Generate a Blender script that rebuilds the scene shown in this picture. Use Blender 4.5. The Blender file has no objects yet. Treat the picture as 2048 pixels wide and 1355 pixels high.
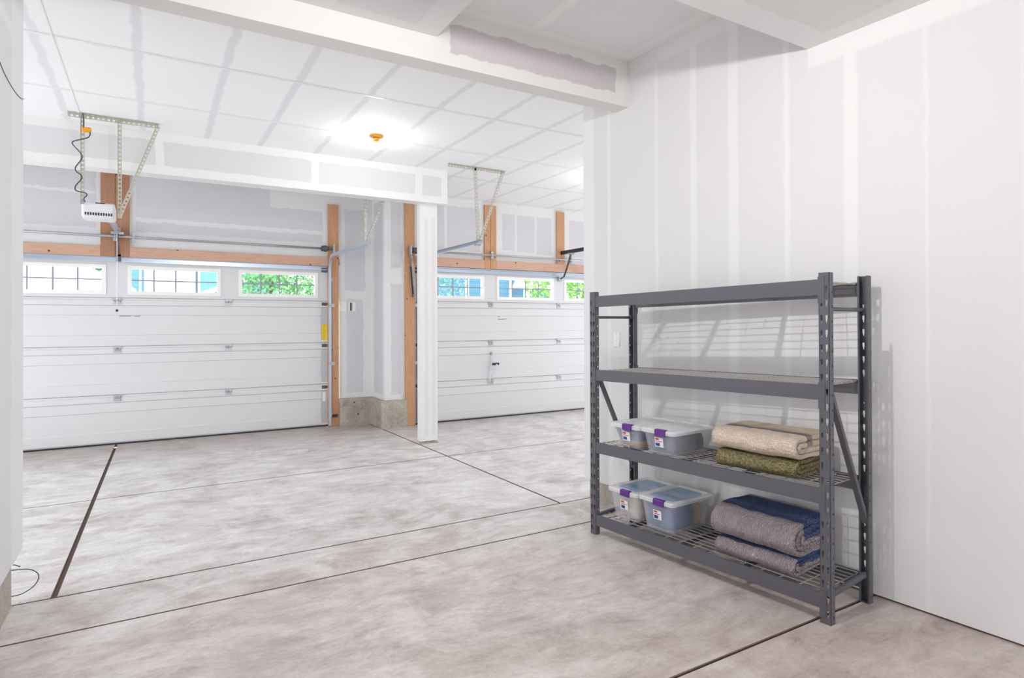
import bpy, math, random
from math import pi, sin, cos, radians as R
from mathutils import Vector as V, Matrix as Mx
from mathutils.geometry import tessellate_polygon
random.seed(7)
S = bpy.context.scene
COL = S.collection

# ------------------------------------------------------------ camera
FPX, CY = 1216.3, 639.9
CAMZ = 1.59
def camera_matrix():
    p, r, yw = R(-.298), R(-.198), R(30.55)
    cp, sp, cr, sr = cos(p), sin(p), cos(r), sin(r)
    A = Mx(((cr, -sr, 0), (sr, cr, 0), (0, 0, 1))) @ Mx(((1, 0, 0), (0, cp, -sp), (0, sp, cp)))
    W = Mx(((cos(yw), 0, sin(yw)), (-sin(yw), 0, cos(yw)), (0, -1, 0)))
    B = W @ A.transposed()
    m = Mx.Identity(4)
    for i in range(3):
        m[i][0] = B[i][0]; m[i][1] = -B[i][1]; m[i][2] = -B[i][2]
    m[2][3] = CAMZ
    return m
cd = bpy.data.cameras.new('camera'); cam = bpy.data.objects.new('camera', cd); COL.objects.link(cam)
cam.matrix_world = camera_matrix()
cd.sensor_width = 36; cd.sensor_fit = 'HORIZONTAL'; cd.lens = 36 * FPX / 2048
cd.shift_y = -(677.5 - CY) / 2048; cd.clip_start = .05; cd.clip_end = 300
S.camera = cam
# ------------------------------------------------------------ world and light
w = bpy.data.worlds.new('sky'); S.world = w; w.use_nodes = True
bg = w.node_tree.nodes['Background']; bg.inputs[0].default_value = (.91, .955, 1, 1); bg.inputs[1].default_value = 2.35
def lamp(name, loc, watts, r=.05, col=(1, .99, .975)):
    l = bpy.data.lights.new(name, 'POINT'); l.energy = watts; l.shadow_soft_size = r; l.color = col
    o = bpy.data.objects.new(name, l); COL.objects.link(o); o.location = loc
    return o
lamp('bulb_light', (1.2, 1.95, 3.215), 57, .014)          # bare bulb of the near bay, above the frame
lamp('bulb_light', (2.07, 6.38, 3.46), 15, .03)          # the lamp seen on the far ceiling
lamp('bulb_light', (5.6, 6.4, 3.46), 22, .03)            # its neighbour behind the right wall
S.view_settings.view_transform = 'Standard'; S.view_settings.look = 'None'
S.view_settings.exposure = 0.66; S.view_settings.gamma = 1; S.view_settings.use_curve_mapping = False
S.cycles.use_denoising = True
S.cycles.max_bounces = 14; S.cycles.diffuse_bounces = 7; S.cycles.transparent_max_bounces = 24
S.cycles.sample_clamp_indirect = 8; S.cycles.caustics_reflective = False; S.cycles.caustics_refractive = False

# ------------------------------------------------------------ materials
def lin(c):
    c = c / 255
    return c / 12.92 if c <= .04045 else ((c + .055) / 1.055) ** 2.4
def rgb(r, g, b): return (lin(r), lin(g), lin(b), 1)
class NT:
    def __init__(s, name):
        s.m = bpy.data.materials.new(name); s.m.use_nodes = True
        s.t = s.m.node_tree; s.p = s.t.nodes['Principled BSDF']; s.out = s.t.nodes['Material Output']
    def n(s, typ, **kw):
        o = s.t.nodes.new(typ)
        for k, v in kw.items():
            if k == 'ins':
                for kk, vv in v.items():
                    if hasattr(vv, 'is_output') or hasattr(vv, 'links'): s.t.links.new(vv, o.inputs[kk])
                    else: o.inputs[kk].default_value = vv
            else: setattr(o, k, v)
        return o
    def math(s, op, a, b=0., c=None, clamp=False):
        o = s.n('ShaderNodeMath', operation=op, use_clamp=clamp, ins={0: a, 1: b})
        if c is not None:
            if hasattr(c, 'links'): s.t.links.new(c, o.inputs[2])
            else: o.inputs[2].default_value = c
        return o.outputs[0]
    def mix(s, f, a, b, mode='MIX'):
        o = s.n('ShaderNodeMix', data_type='RGBA', blend_type=mode)
        for i, v in ((0, f), (6, a), (7, b)):
            if hasattr(v, 'links'): s.t.links.new(v, o.inputs[i])
            else: o.inputs[i].default_value = v
        return o.outputs[2]
    def coord(s, kind='Object', scale=(1, 1, 1)):
        tc = s.n('ShaderNodeTexCoord')
        mp = s.n('ShaderNodeMapping', ins={0: tc.outputs[kind]}); mp.inputs[3].default_value = scale
        return mp.outputs[0]
    def noise(s, vec, scale, detail=3, rough=.5, dist=0):
        o = s.n('ShaderNodeTexNoise', ins={'Vector': vec, 'Scale': scale, 'Detail': detail, 'Roughness': rough, 'Distortion': dist})
        return o.outputs[0]
    def ramp(s, f, stops):
        o = s.n('ShaderNodeValToRGB', ins={0: f}); e = o.color_ramp.elements
        while len(e) < len(stops): e.new(.5)
        for i, (p, c) in enumerate(stops): e[i].position = p; e[i].color = c
        return o.outputs[0]
    def bump(s, h, strength=.3, dist=.01):
        o = s.n('ShaderNodeBump', ins={'Height': h, 'Strength': strength, 'Distance': dist})
        s.t.links.new(o.outputs[0], s.p.inputs['Normal'])
    def color(s, c):
        if hasattr(c, 'links'): s.t.links.new(c, s.p.inputs['Base Color'])
        else: s.p.inputs['Base Color'].default_value = c
    def set(s, **k):
        for a, b in k.items(): s.p.inputs[a.replace('_', ' ')].default_value = b
        return s
def simple(name, c, rough=.6, metal=0., noise=.04, scale=30):
    t = NT(name); v = t.coord()
    f = t.noise(v, scale, 3)
    a = tuple(max(0, x * (1 - noise)) for x in c[:3]) + (1,); b = tuple(min(1, x * (1 + noise)) for x in c[:3]) + (1,)
    t.color(t.mix(f, a, b)); t.set(Roughness=rough, Metallic=metal)
    return t.m

BOARD = rgb(226, 225, 226); TAPE = rgb(240, 239, 238)
def drywall(name, board=BOARD, tape=TAPE, A=None, B=None, ax='Y', bx='Z', rects=(), wob=.012, soft=.012, extra=None):
    """plasterboard: A / B = intervals of bare board along two axes (their lattice), rects = single bare rectangles (a0,a1,b0,b1)"""
    t = NT(name); v = t.coord()
    sp = t.n('ShaderNodeSeparateXYZ', ins={0: v})
    g = {'X': sp.outputs[0], 'Y': sp.outputs[1], 'Z': sp.outputs[2]}
    nz = t.noise(v, 5, 4, .6); nz = t.math('MULTIPLY', t.math('SUBTRACT', nz, .5), wob * 4)
    nz2 = t.noise(v, 9, 4, .6); nz2 = t.math('MULTIPLY', t.math('SUBTRACT', nz2, .5), wob * 4)
    a = t.math('ADD', g[ax], nz); b = t.math('ADD', g[bx], nz2)
    def inter(x, iv):
        m = None
        for lo, hi in iv:
            d = t.math('MINIMUM', t.math('SUBTRACT', x, lo), t.math('SUBTRACT', hi, x))
            m = d if m is None else t.math('MAXIMUM', m, d)
        return m
    d = None
    if A: d = inter(a, A)
    if B:
        e = inter(b, B); d = e if d is None else t.math('MINIMUM', d, e)
    for (a0, a1, b0, b1) in rects:
        e = t.math('MINIMUM', inter(a, [(a0, a1)]), inter(b, [(b0, b1)]))
        d = e if d is None else t.math('MAXIMUM', d, e)
    if d is None: col = t.mix(t.noise(v, 2, 3), board, tape)
    else:
        f = t.math('ADD', t.math('DIVIDE', d, soft), .5, clamp=True)
        col = t.mix(f, tape, board)
    fine = t.noise(v, 1.7, 5, .6)
    col = t.mix(t.math('MULTIPLY', fine, .10), col, rgb(205, 205, 208))
    t.color(col); t.set(Roughness=.75); t.p.inputs['Specular IOR Level'].default_value = .25
    t.bump(t.noise(v, 60, 3), .05, .004)
    return t.m

def concrete_floor():
    t = NT('burnished_concrete'); v = t.coord()
    wn = t.n('ShaderNodeTexNoise', ins={'Vector': v, 'Scale': .8, 'Detail': 2})
    vm = t.n('ShaderNodeVectorMath', operation='MULTIPLY_ADD', ins={0: wn.outputs[1], 1: (.5, .5, 0), 2: v})
    big = t.noise(v, .55, 4, .6, .4)
    blot = t.noise(vm.outputs[0], 1.9, 8, .68, .25)
    mp = t.n('ShaderNodeMapping', ins={0: vm.outputs[0]}); mp.inputs[3].default_value = (1., 2.6, 1); mp.inputs[2].default_value = (0, 0, .5)
    st = t.noise(mp.outputs[0], 3.4, 10, .76, .35)
    fine = t.noise(v, 40, 4, .7)
    c = t.ramp(big, [(.3, rgb(212, 208, 206)), (.7, rgb(236, 234, 234))])
    c2 = t.ramp(blot, [(.37, rgb(172, 162, 158)), (.47, rgb(208, 203, 200)), (.58, rgb(243, 242, 242))])
    c = t.mix(.5, c, c2)
    s_ = t.ramp(st, [(.37, rgb(140, 130, 128)), (.45, rgb(200, 195, 193)), (.52, rgb(222, 220, 219)), (.60, rgb(250, 250, 250))])
    c = t.mix(.40, c, s_)
    pt = t.noise(vm.outputs[0], 2.3, 9, .66, .9); msk = t.noise(v, 1.1, 3, .6)
    pm = t.math('MULTIPLY', t.math('SUBTRACT', msk, .34, clamp=True), 2.6, clamp=True)
    c = t.mix(t.math('MULTIPLY', pm, .85), c, t.mix(1., c, t.ramp(pt, [(.40, rgb(200, 190, 187)), (.475, rgb(226, 220, 218)), (.50, rgb(246, 243, 242)), (.60, rgb(255, 255, 255))]), 'MULTIPLY'))
    c = t.mix(.13, c, t.ramp(fine, [(.35, rgb(150, 142, 138)), (.65, rgb(245, 244, 242))]))
    # browner, darker tone: the slabs nearest the camera, and a strip along the doors
    sp = t.n('ShaderNodeSeparateXYZ', ins={0: v})
    yw = t.math('ADD', sp.outputs[1], t.math('MULTIPLY', t.math('SUBTRACT', blot, .5), 1.4))
    near = t.math('MULTIPLY', t.math('SUBTRACT', 5.0, yw), .28, clamp=True)
    c = t.mix(near, c, t.mix(1., c, rgb(222, 211, 205), 'MULTIPLY'))
    far = t.math('MULTIPLY', t.math('SUBTRACT', yw, 8.1), .8, clamp=True)
    c = t.mix(far, c, t.mix(1., c, rgb(208, 200, 194), 'MULTIPLY'))
    t.color(c)
    t.t.links.new(t.ramp(blot, [(.3, (.50,) * 3 + (1,)), (.7, (.30,) * 3 + (1,))]), t.p.inputs['Roughness'])
    t.bump(st, .06, .003)
    return t.m
def curb_mat():
    t = NT('rough_concrete'); v = t.coord()
    a = t.noise(v, 5, 6, .7, .5); b = t.noise(v, 70, 4, .7)
    c = t.ramp(a, [(.3, rgb(136, 126, 113)), (.5, rgb(176, 167, 154)), (.7, rgb(203, 196, 186))])
    c = t.mix(.35, c, t.ramp(b, [(.35, rgb(110, 104, 96)), (.6, rgb(200, 194, 184))]))
    t.color(c); t.set(Roughness=.9); t.bump(b, .4, .004)
    return t.m
def timber(name, axis='Z', c1=(200, 140, 98), c2=(223, 172, 132)):
    t = NT(name)
    sc = {'Z': (14, 14, 1.2), 'X': (1.2, 14, 14)}[axis]
    v = t.coord(scale=sc); g = t.noise(v, 3, 6, .7, 1.5)
    c = t.ramp(g, [(.3, rgb(*c1)), (.7, rgb(*c2))])
    v1 = t.coord(); vo = t.n('ShaderNodeTexVoronoi', ins={'Vector': v1, 'Scale': 4.2}); vo.inputs['Randomness'].default_value = 1
    k = t.math('LESS_THAN', vo.outputs[0], .055)
    c = t.mix(k, c, rgb(98, 58, 36))
    t.color(c); t.set(Roughness=.7); t.bump(g, .1, .003)
    return t.m
def fabric(name, stops, scale=180, bump=.6, cross=None, quilt=False, speck=.35, bdist=.006):
    """stops: list of (u, colour) constant bands along the UV length of the cloth"""
    t = NT(name); tc = t.n('ShaderNodeTexCoord'); sp = t.n('ShaderNodeSeparateXYZ', ins={0: tc.outputs['UV']})
    v = t.coord()
    wb = t.math('MULTIPLY', t.math('SUBTRACT', t.noise(v, 12, 2), .5), .02)
    o = t.n('ShaderNodeValToRGB', ins={0: t.math('ADD', sp.outputs[0], wb)}); o.color_ramp.interpolation = 'CONSTANT'; e = o.color_ramp.elements
    while len(e) < len(stops): e.new(.5)
    for i, (p, c) in enumerate(stops): e[i].position = p; e[i].color = c
    c = o.outputs[0]
    n1 = t.noise(v, scale, 4, .7)
    c = t.mix(speck, c, t.mix(1., c, t.ramp(n1, [(.3, (.12,) * 3 + (1,)), (.65, (1, 1, 1, 1))]), 'MULTIPLY'))
    big = t.noise(v, 14, 4, .6)
    c = t.mix(.22, c, t.mix(1., c, t.ramp(big, [(.35, (.4,) * 3 + (1,)), (.65, (1, 1, 1, 1))]), 'MULTIPLY'))
    h = n1
    if quilt:
        wv = t.n('ShaderNodeTexWave', ins={'Vector': t.coord(scale=(1, 1, 1)), 'Scale': 22, 'Distortion': 9, 'Detail': 4, 'Detail Scale': 2.2})
        wv.bands_direction = 'Y'
        h = t.math('ADD', t.math('MULTIPLY', wv.outputs['Fac'], 1.6), n1)
        c = t.mix(.35, c, t.mix(1., c, t.ramp(wv.outputs['Fac'], [(.0, (.45,) * 3 + (1,)), (.5, (1, 1, 1, 1))]), 'MULTIPLY'))
    else:
        wv = t.n('ShaderNodeTexWave', ins={'Vector': t.coord(scale=(1, 1, 1)), 'Scale': 34, 'Distortion': 7, 'Detail': 2, 'Detail Scale': 2.4})
        h = t.math('ADD', wv.outputs['Fac'], n1)
        c = t.mix(.30, c, t.mix(1., c, t.ramp(wv.outputs['Fac'], [(.0, (.35,) * 3 + (1,)), (.5, (1, 1, 1, 1))]), 'MULTIPLY'))
    t.color(c); t.set(Roughness=.95); t.p.inputs['Specular IOR Level'].default_value = .1
    t.bump(h, bump, bdist)
    return t.m
def clear_plastic(name, alpha=.4, col=(1, 1, 1, 1)):
    t = NT(name); t.color(col); t.set(Roughness=.28)
    tr = t.n('ShaderNodeBsdfTransparent')
    mx = t.n('ShaderNodeMixShader', ins={0: alpha, 1: tr.outputs[0], 2: t.p.outputs[0]})
    t.t.links.new(mx.outputs[0], t.out.inputs[0])
    return t.m
def lumin(name, col, strength):
    t = NT(name); t.p.inputs['Emission Color'].default_value = col; t.p.inputs['Emission Strength'].default_value = strength; t.color(col)
    return t.m
def siding(name, c, line=.6, scale=1 / .16):
    t = NT(name); v = t.coord(); sp = t.n('ShaderNodeSeparateXYZ', ins={0: v})
    f = t.math('FRACT', t.math('MULTIPLY', sp.outputs[2], scale))
    k = t.math('LESS_THAN', f, .12)
    t.color(t.mix(k, c, tuple(x * line for x in c[:3]) + (1,))); t.set(Roughness=.6)
    return t.m

M = {}
M['floor'] = concrete_floor()
M['joint'] = simple('joint_filler', rgb(104, 86, 80), .95, 0, .2)
M['curb'] = curb_mat()
M['wood_v'] = timber('fir_upright', 'Z', (184, 132, 94), (208, 164, 126)); M['wood_h'] = timber('fir_header', 'X', (194, 150, 126), (214, 178, 156))
M['wood_d'] = timber('fir_upright_dark', 'Z', (160, 114, 88), (182, 136, 108))
M['door'] = simple('door_paint', rgb(219, 219, 220), .42, 0, .015, 3)
M['white'] = simple('white_vinyl', rgb(244, 244, 240), .45, 0, .01)
M['muntin'] = simple('muntin_grey', rgb(150, 150, 168), .5, 0, .02)
M['galv'] = simple('galvanised_steel', rgb(178, 180, 184), .35, .55, .15, 60)
M['galv_blue'] = simple('galvanised_track', rgb(196, 206, 220), .28, .6, .12, 60)
M['galv_warm'] = simple('perforated_steel', rgb(196, 194, 182), .45, .25, .12, 60)
M['stile'] = simple('end_stile', rgb(186, 192, 202), .5, .2, .05)
M['dark_metal'] = simple('dark_hardware', rgb(96, 98, 108), .45, .6, .15)
M['rack'] = simple('rack_powdercoat', rgb(92, 91, 98), .45, .15, .05, 200)
M['wire'] = simple('deck_wire', rgb(168, 164, 160), .4, .2, .05)
M['black'] = simple('black_enamel', rgb(34, 30, 32), .4, 0, .1)
M['cord'] = simple('grey_cord', rgb(78, 80, 84), .6)
M['orange'] = simple('orange_connector', rgb(238, 160, 20), .4)
M['yellow'] = simple('yellow_sticker', rgb(240, 216, 24), .6, 0, .1, 40)
M['ink'] = simple('ink', rgb(70, 70, 78), .8)
M['redink'] = simple('red_print', rgb(190, 62, 60), .6)
M['blueink'] = simple('blue_print', rgb(52, 66, 140), .6)
M['paper'] = simple('label_paper', rgb(236, 236, 238), .6)
M['purple'] = simple('purple_latch', rgb(88, 30, 128), .35, 0, .05)
M['lid'] = clear_plastic('frosted_lid', .72, rgb(240, 240, 242))
M['bin'] = clear_plastic('frosted_bin', .19, rgb(240, 243, 252))
M['lidpanel'] = clear_plastic('blue_lid_panel', .62, rgb(170, 196, 226))
M['bag'] = clear_plastic('clear_bag', .3, rgb(225, 225, 230))
M['glass'] = clear_plastic('window_glass', .04, rgb(255, 255, 255))
M['brass'] = simple('brass', rgb(206, 152, 62), .3, .8, .1)
M['bulb'] = lumin('glowing_bulb', (1, .93, .82, 1), 14)
M['opener'] = simple('opener_shell', rgb(226, 228, 230), .4)
M['steelwhite'] = simple('switch_plate', rgb(238, 238, 236), .4)
# ------------------------------------------------------------ mesh builder
class MB:
    def __init__(s): s.v = []; s.f = []; s.uv = {}
    def add(s, vs, fs, m=None):
        b = len(s.v)
        s.v += [tuple((m @ V(p)) if m is not None else p) for p in vs]
        s.f += [tuple(i + b for i in f) for f in fs]
        return b
    def box(s, a, b, m=None):
        x0, y0, z0 = a; x1, y1, z1 = b
        x0, x1 = min(x0, x1), max(x0, x1); y0, y1 = min(y0, y1), max(y0, y1); z0, z1 = min(z0, z1), max(z0, z1)
        s.add([(x0, y0, z0), (x1, y0, z0), (x1, y1, z0), (x0, y1, z0), (x0, y0, z1), (x1, y0, z1), (x1, y1, z1), (x0, y1, z1)],
              [(0, 3, 2, 1), (4, 5, 6, 7), (0, 1, 5, 4), (1, 2, 6, 5), (2, 3, 7, 6), (3, 0, 4, 7)], m)
        return s
    def hexa(s, p): # 8 corners bottom 4, top 4
        s.add(p, [(0, 3, 2, 1), (4, 5, 6, 7), (0, 1, 5, 4), (1, 2, 6, 5), (2, 3, 7, 6), (3, 0, 4, 7)]); return s
    def prism(s, poly, h0, h1, m=None, holes=()):
        """poly in local xy, extruded along z; optional holes"""
        loops = [poly] + list(holes)
        tri = tessellate_polygon([[V((x, y, 0)) for x, y in l] for l in loops])
        pts = [p for l in loops for p in l]; n = len(pts)
        vs = [(x, y, h0) for x, y in pts] + [(x, y, h1) for x, y in pts]
        fs = []
        for t in tri:
            a, b, c = t
            ar = (pts[b][0] - pts[a][0]) * (pts[c][1] - pts[a][1]) - (pts[b][1] - pts[a][1]) * (pts[c][0] - pts[a][0])
            if ar < 0: a, b, c = a, c, b
            fs.append((a + n, b + n, c + n)); fs.append((a, c, b))
        k = 0
        for li, l in enumerate(loops):
            m_ = len(l); ar = sum(l[i][0] * l[(i + 1) % m_][1] - l[(i + 1) % m_][0] * l[i][1] for i in range(m_))
            flip = (ar < 0) != (li > 0)
            for i in range(m_):
                a, b = k + i, k + (i + 1) % m_
                fs.append((b, a, a + n, b + n) if flip else (a, b, b + n, a + n))
            k += m_
        s.add(vs, fs, m); return s
    def tube(s, path, r, n=6, caps=True):
        path = [V(p) for p in path]; rings = []; up = V((0, 0, 1)); prev = None
        for i, p in enumerate(path):
            d = (path[min(i + 1, len(path) - 1)] - path[max(i - 1, 0)]).normalized()
            if prev is None: x = d.cross(up if abs(d.z) < .9 else V((1, 0, 0))).normalized()
            else: x = (prev - d * prev.dot(d)).normalized()
            prev = x; y = d.cross(x)
            rr = r[i] if isinstance(r, (list, tuple)) else r
            rings.append([tuple(p + (x * cos(2 * pi * k / n) + y * sin(2 * pi * k / n)) * rr) for k in range(n)])
        b = len(s.v)
        for g in rings: s.v += g
        for i in range(len(path) - 1):
            for k in range(n):
                a = b + i * n + k; c = b + i * n + (k + 1) % n
                s.f.append((a, c, c + n, a + n))
        if caps:
            s.f.append(tuple(b + k for k in range(n))[::-1]); s.f.append(tuple(b + (len(path) - 1) * n + k for k in range(n)))
        return s
    def sweep(s, prof, path, ups):
        """2-D profile (x,y) swept on path; ups = second axis"""
        b = len(s.v); n = len(prof); path = [V(p) for p in path]
        for i, p in enumerate(path):
            d = (path[min(i + 1, len(path) - 1)] - path[max(i - 1, 0)]).normalized()
            u = V(ups[i] if isinstance(ups, list) else ups); x = d.cross(u).normalized(); u = x.cross(d).normalized()
            s.v += [tuple(p + x * a + u * c) for a, c in prof]
        for i in range(len(path) - 1):
            for k in range(n):
                a = b + i * n + k; c = b + i * n + (k + 1) % n
                s.f.append((a, c, c + n, a + n))
        s.f.append(tuple(b + k for k in range(n))[::-1]); s.f.append(tuple(b + (len(path) - 1) * n + k for k in range(n)))
        return s
    def lathe(s, prof, n=20, m=None):
        b = []; 
        for r_, z in prof: b += [(r_ * cos(2 * pi * k / n), r_ * sin(2 * pi * k / n), z) for k in range(n)]
        fs = []
        for i in range(len(prof) - 1):
            for k in range(n):
                fs.append((i * n + k, i * n + (k + 1) % n, (i + 1) * n + (k + 1) % n, (i + 1) * n + k))
        fs.append(tuple(range(n))[::-1]); fs.append(tuple((len(prof) - 1) * n + k for k in range(n)))
        s.add(b, fs, m); return s
    def mesh(s, name, mat, smooth=False):
        me = bpy.data.meshes.new(name); me.from_pydata(s.v, [], s.f); me.update()
        me.materials.append(mat)
        if smooth: me.polygons.foreach_set('use_smooth', [True] * len(me.polygons))
        return me
    def obj(s, name, mat, parent=None, loc=None, rot=None, smooth=False, bevel=0, fix=False):
        me = s.mesh(name, mat, smooth)
        if fix:
            import bmesh
            bm = bmesh.new(); bm.from_mesh(me); bmesh.ops.recalc_face_normals(bm, faces=bm.faces); bm.to_mesh(me); bm.free()
        return link(name, me, parent, loc, rot, bevel)
def link(name, me, parent=None, loc=None, rot=None, bevel=0):
    o = bpy.data.objects.new(name, me); COL.objects.link(o)
    if parent: o.parent = parent
    if loc: o.location = loc
    if rot: o.rotation_euler = rot
    if bevel:
        b = o.modifiers.new('bevel', 'BEVEL'); b.width = bevel; b.segments = 2; b.limit_method = 'ANGLE'; b.angle_limit = R(40)
    return o
def tag(o, label=None, cat=None, group=None, kind=None):
    for k, v in (('label', label), ('category', cat), ('group', group), ('kind', kind)):
        if v: o[k] = v
    return o
def thing(name, loc, label, cat, rz=0, group=None):
    o = bpy.data.objects.new(name, None); COL.objects.link(o); o.location = loc; o.rotation_euler = (0, 0, rz); o.empty_display_size = .1
    return tag(o, label, cat, group)
def struct(name, label=None, loc=(0, 0, 0), rz=0):
    o = bpy.data.objects.new(name, None); COL.objects.link(o); o.location = loc; o.rotation_euler = (0, 0, rz); o.empty_display_size = .1
    return tag(o, label, 'room', None, 'structure') if label else tag(o, kind='structure')
def rrect(x0, y0, x1, y1, r, n=4):
    out = []
    for cx, cy, a0 in ((x1 - r, y0 + r, -90), (x1 - r, y1 - r, 0), (x0 + r, y1 - r, 90), (x0 + r, y0 + r, 180)):
        for i in range(n + 1):
            a = R(a0 + 90 * i / n); out.append((cx + r * cos(a), cy + r * sin(a)))
    return out
def fz(y): return .013 * (4.42 - y) if y < 4.42 else 0.          # the near floor falls gently towards the far bay

# ------------------------------------------------------------ floor
floor = struct('floor')
b = MB(); b.add([(-3.6, -4.2, -.10), (9.6, -4.2, -.10), (9.6, 10.0, -.10), (-3.6, 10.0, -.10)], [(0, 1, 2, 3)])
b.add([(-.9, -4.2, fz(-4.2) - .012), (4.1, -4.2, fz(-4.2) - .012), (4.1, 4.42, -.012), (-.9, 4.42, -.012)], [(0, 1, 2, 3)])
b.add([(-3.6, 4.42, -.012), (9.6, 4.42, -.012), (9.6, 10, -.012), (-3.6, 10, -.012)], [(0, 1, 2, 3)])
b.obj('joint_bed', M['joint'], floor)
def slab(x0, x1, y0, y1, g=(.004, .004, .004, .004), xs=None):
    """xs: skewed x edges ((x0 at y0, x0 at y1),(x1 at y0, x1 at y1)); g = half gaps left,right,near,far"""
    (a0, a1), (c0, c1) = xs or ((x0, x0), (x1, x1))
    a0 += g[0]; a1 += g[0]; c0 -= g[1]; c1 -= g[1]; y0 += g[2]; y1 -= g[3]
    e = .004; bb = MB(); nx, ny = 1, 1
    z0, z1 = fz(y0), fz(y1)
    bot = [(a0, y0, z0 - .09), (c0, y0, z0 - .09), (c1, y1, z1 - .09), (a1, y1, z1 - .09)]
    mid = [(a0, y0, z0 - e), (c0, y0, z0 - e), (c1, y1, z1 - e), (a1, y1, z1 - e)]
    top = [(a0 + e, y0 + e, z0), (c0 - e, y0 + e, z0), (c1 - e, y1 - e, z1), (a1 + e, y1 - e, z1)]
    fs = [(8, 9, 10, 11)]
    for i in range(4):
        j = (i + 1) % 4; fs += [(i, j, j + 4, i + 4), (i + 4, j + 4, j + 8, i + 8)]
    bb.add(bot + mid + top, fs)
    o = bb.obj('concrete_slab', M['floor'], floor); o.data.materials.append(M['joint'])
    for p in o.data.polygons[1:]: p.material_index = 1
    return o
JL, JR = (-.50, -.424), (3.10, 2.972)
slab(-.9, 4.1, -4.2, 1.95, (0, 0, 0, .006)); slab(-.9, 4.1, 1.95, 3.87, (0, 0, .006, .004)); slab(-.9, 4.1, 3.87, 4.42, (0, 0, .004, .004))
for y0, y1 in ((4.42, 6.70), (6.70, 9.92)):
    k0 = (y0 - 4.42) / 4.97; k1 = (y1 - 4.42) / 4.97
    l0, l1 = JL[0] + (JL[1] - JL[0]) * k0, JL[0] + (JL[1] - JL[0]) * k1
    r0, r1 = JR[0] + (JR[1] - JR[0]) * k0, JR[0] + (JR[1] - JR[0]) * k1
    gn = .004 if y0 < 5 else .004
    slab(0, 0, y0, y1, (0, .012, gn, .004), ((-3.6, -3.6), (l0, l1)))
    slab(0, 0, y0, y1, (.012, .006, gn, .004), ((l0, l1), (r0, r1)))
    slab(0, 0, y0, y1, (.006, 0, gn, .004), ((r0, r1), (9.6, 9.6)))

# ------------------------------------------------------------ right wall (2.5 degrees off square)
WA = R(2.5)
RWA = [(-8.2, -7.05), (-6.98, -5.8), (-5.74, -4.53), (-4.5, -4.13), (-4.1, -3.7), (-3.66, -2.91), (-2.90, -2.496), (-2.484, -2.13), (-2.05, -1.705), (-1.665, -1.32), (-1.24, -.96), (-.90, -.575), (-.545, -.02), (.02, .2)]
m_rw = drywall('right_wall_board', A=RWA or [(-8.2, -7.05), (-6.98, -5.8), (-5.74, -4.53), (-4.5, -4.13), (-4.1, -3.7), (-3.66, -2.91), (-2.90, -2.53), (-2.47, -2.13), (-2.05, -1.74), (-1.64, -1.32), (-1.24, -.96), (-.90, -.58), (-.52, -.02), (.03, .2)],
               B=[(-.2, 3.17), (3.30, 3.66)], ax='Y', bx='Z', board=rgb(227, 226, 226), tape=rgb(235, 235, 234), soft=.022, wob=.007)
m_rw2 = drywall('right_wall_board_far', A=RWA, B=[(-.2, 3.66)], ax='Y', bx='Z', board=rgb(227, 226, 226), tape=rgb(235, 235, 234), soft=.022, wob=.007)
wr = struct('wall_right', loc=(3.44, 4.15, 0), rz=WA)
b = MB()
b.box((0, -8.3, .25), (.13, -1.832, 3.80)); b.obj('drywall', m_rw, wr)
MB().box((0, -1.832, .25), (.13, .345, 3.80)).obj('drywall', m_rw2, wr)
b = MB(); b.prism([(-8.3, fz(-4) + .012), (-.42, fz(3.73) + .012), (-.42, .168), (.345, .168), (.345, .25), (-8.3, .25)], 0, .02,
                  Mx(((0, 0, 1, 0), (1, 0, 0, 0), (0, 1, 0, 0), (0, 0, 0, 1))))
b.obj('drywall_bottom', m_rw, wr)
MB().box((.015, -.4, -.02), (.13, .29, .168)).obj('concrete_curb', M['curb'], wr, bevel=.004)
MB().prism([(-8.3, fz(-4) - .01), (-.40, -.0), (-.40, .05), (-8.3, fz(-4) + .05)], .012, .12, Mx(((0, 0, 1, 0), (1, 0, 0, 0), (0, 1, 0, 0), (0, 0, 0, 1)))).obj('sill_plate', M['joint'], wr)
# ------------------------------------------------------------ left wall
m_lw = drywall('left_wall_board', A=[(-8, 1.2), (1.3, 2.4), (2.5, 3.2), (3.3, 3.62), (3.70, 4.33)], B=[(0, 3.2), (3.28, 3.6)], ax='Y', bx='Z', board=rgb(220, 220, 222), tape=rgb(228, 228, 229))
wl = struct('wall_left')
MB().box((-.80, -4.2, .242), (-.68, 4.69, 3.80)).obj('drywall', m_lw, wl)
MB().box((-.80, -4.2, -.02), (-.688, 4.39, .242)).obj('concrete_curb', M['curb'], wl)
# ------------------------------------------------------------ enclosing walls of the far bay
m_far = drywall('far_wall_board')
ws = struct('wall_side')
MB().box((-3.6, 4.50, 0), (-.80, 4.62, 3.72)).obj('near_left_wall', m_far, ws)
MB().box((3.56, 4.30, 0), (9.6, 4.42, 3.9)).obj('near_right_wall', m_far, ws)
MB().box((-3.6, 4.5, 2.5), (-3.48, 9.9, 3.72)).box((-3.6, 9.0, 0), (-3.48, 9.9, 2.5)).obj('outer_left_wall', m_far, ws)      # unseen side opening, added to let sky light fill the bay
MB().box((9.48, 4.4, 2.5), (9.6, 9.9, 3.72)).box((9.48, 8.6, 0), (9.6, 9.9, 2.5)).obj('outer_right_wall', m_far, ws)  # same unseen opening on this side, added for more sky light
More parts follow.
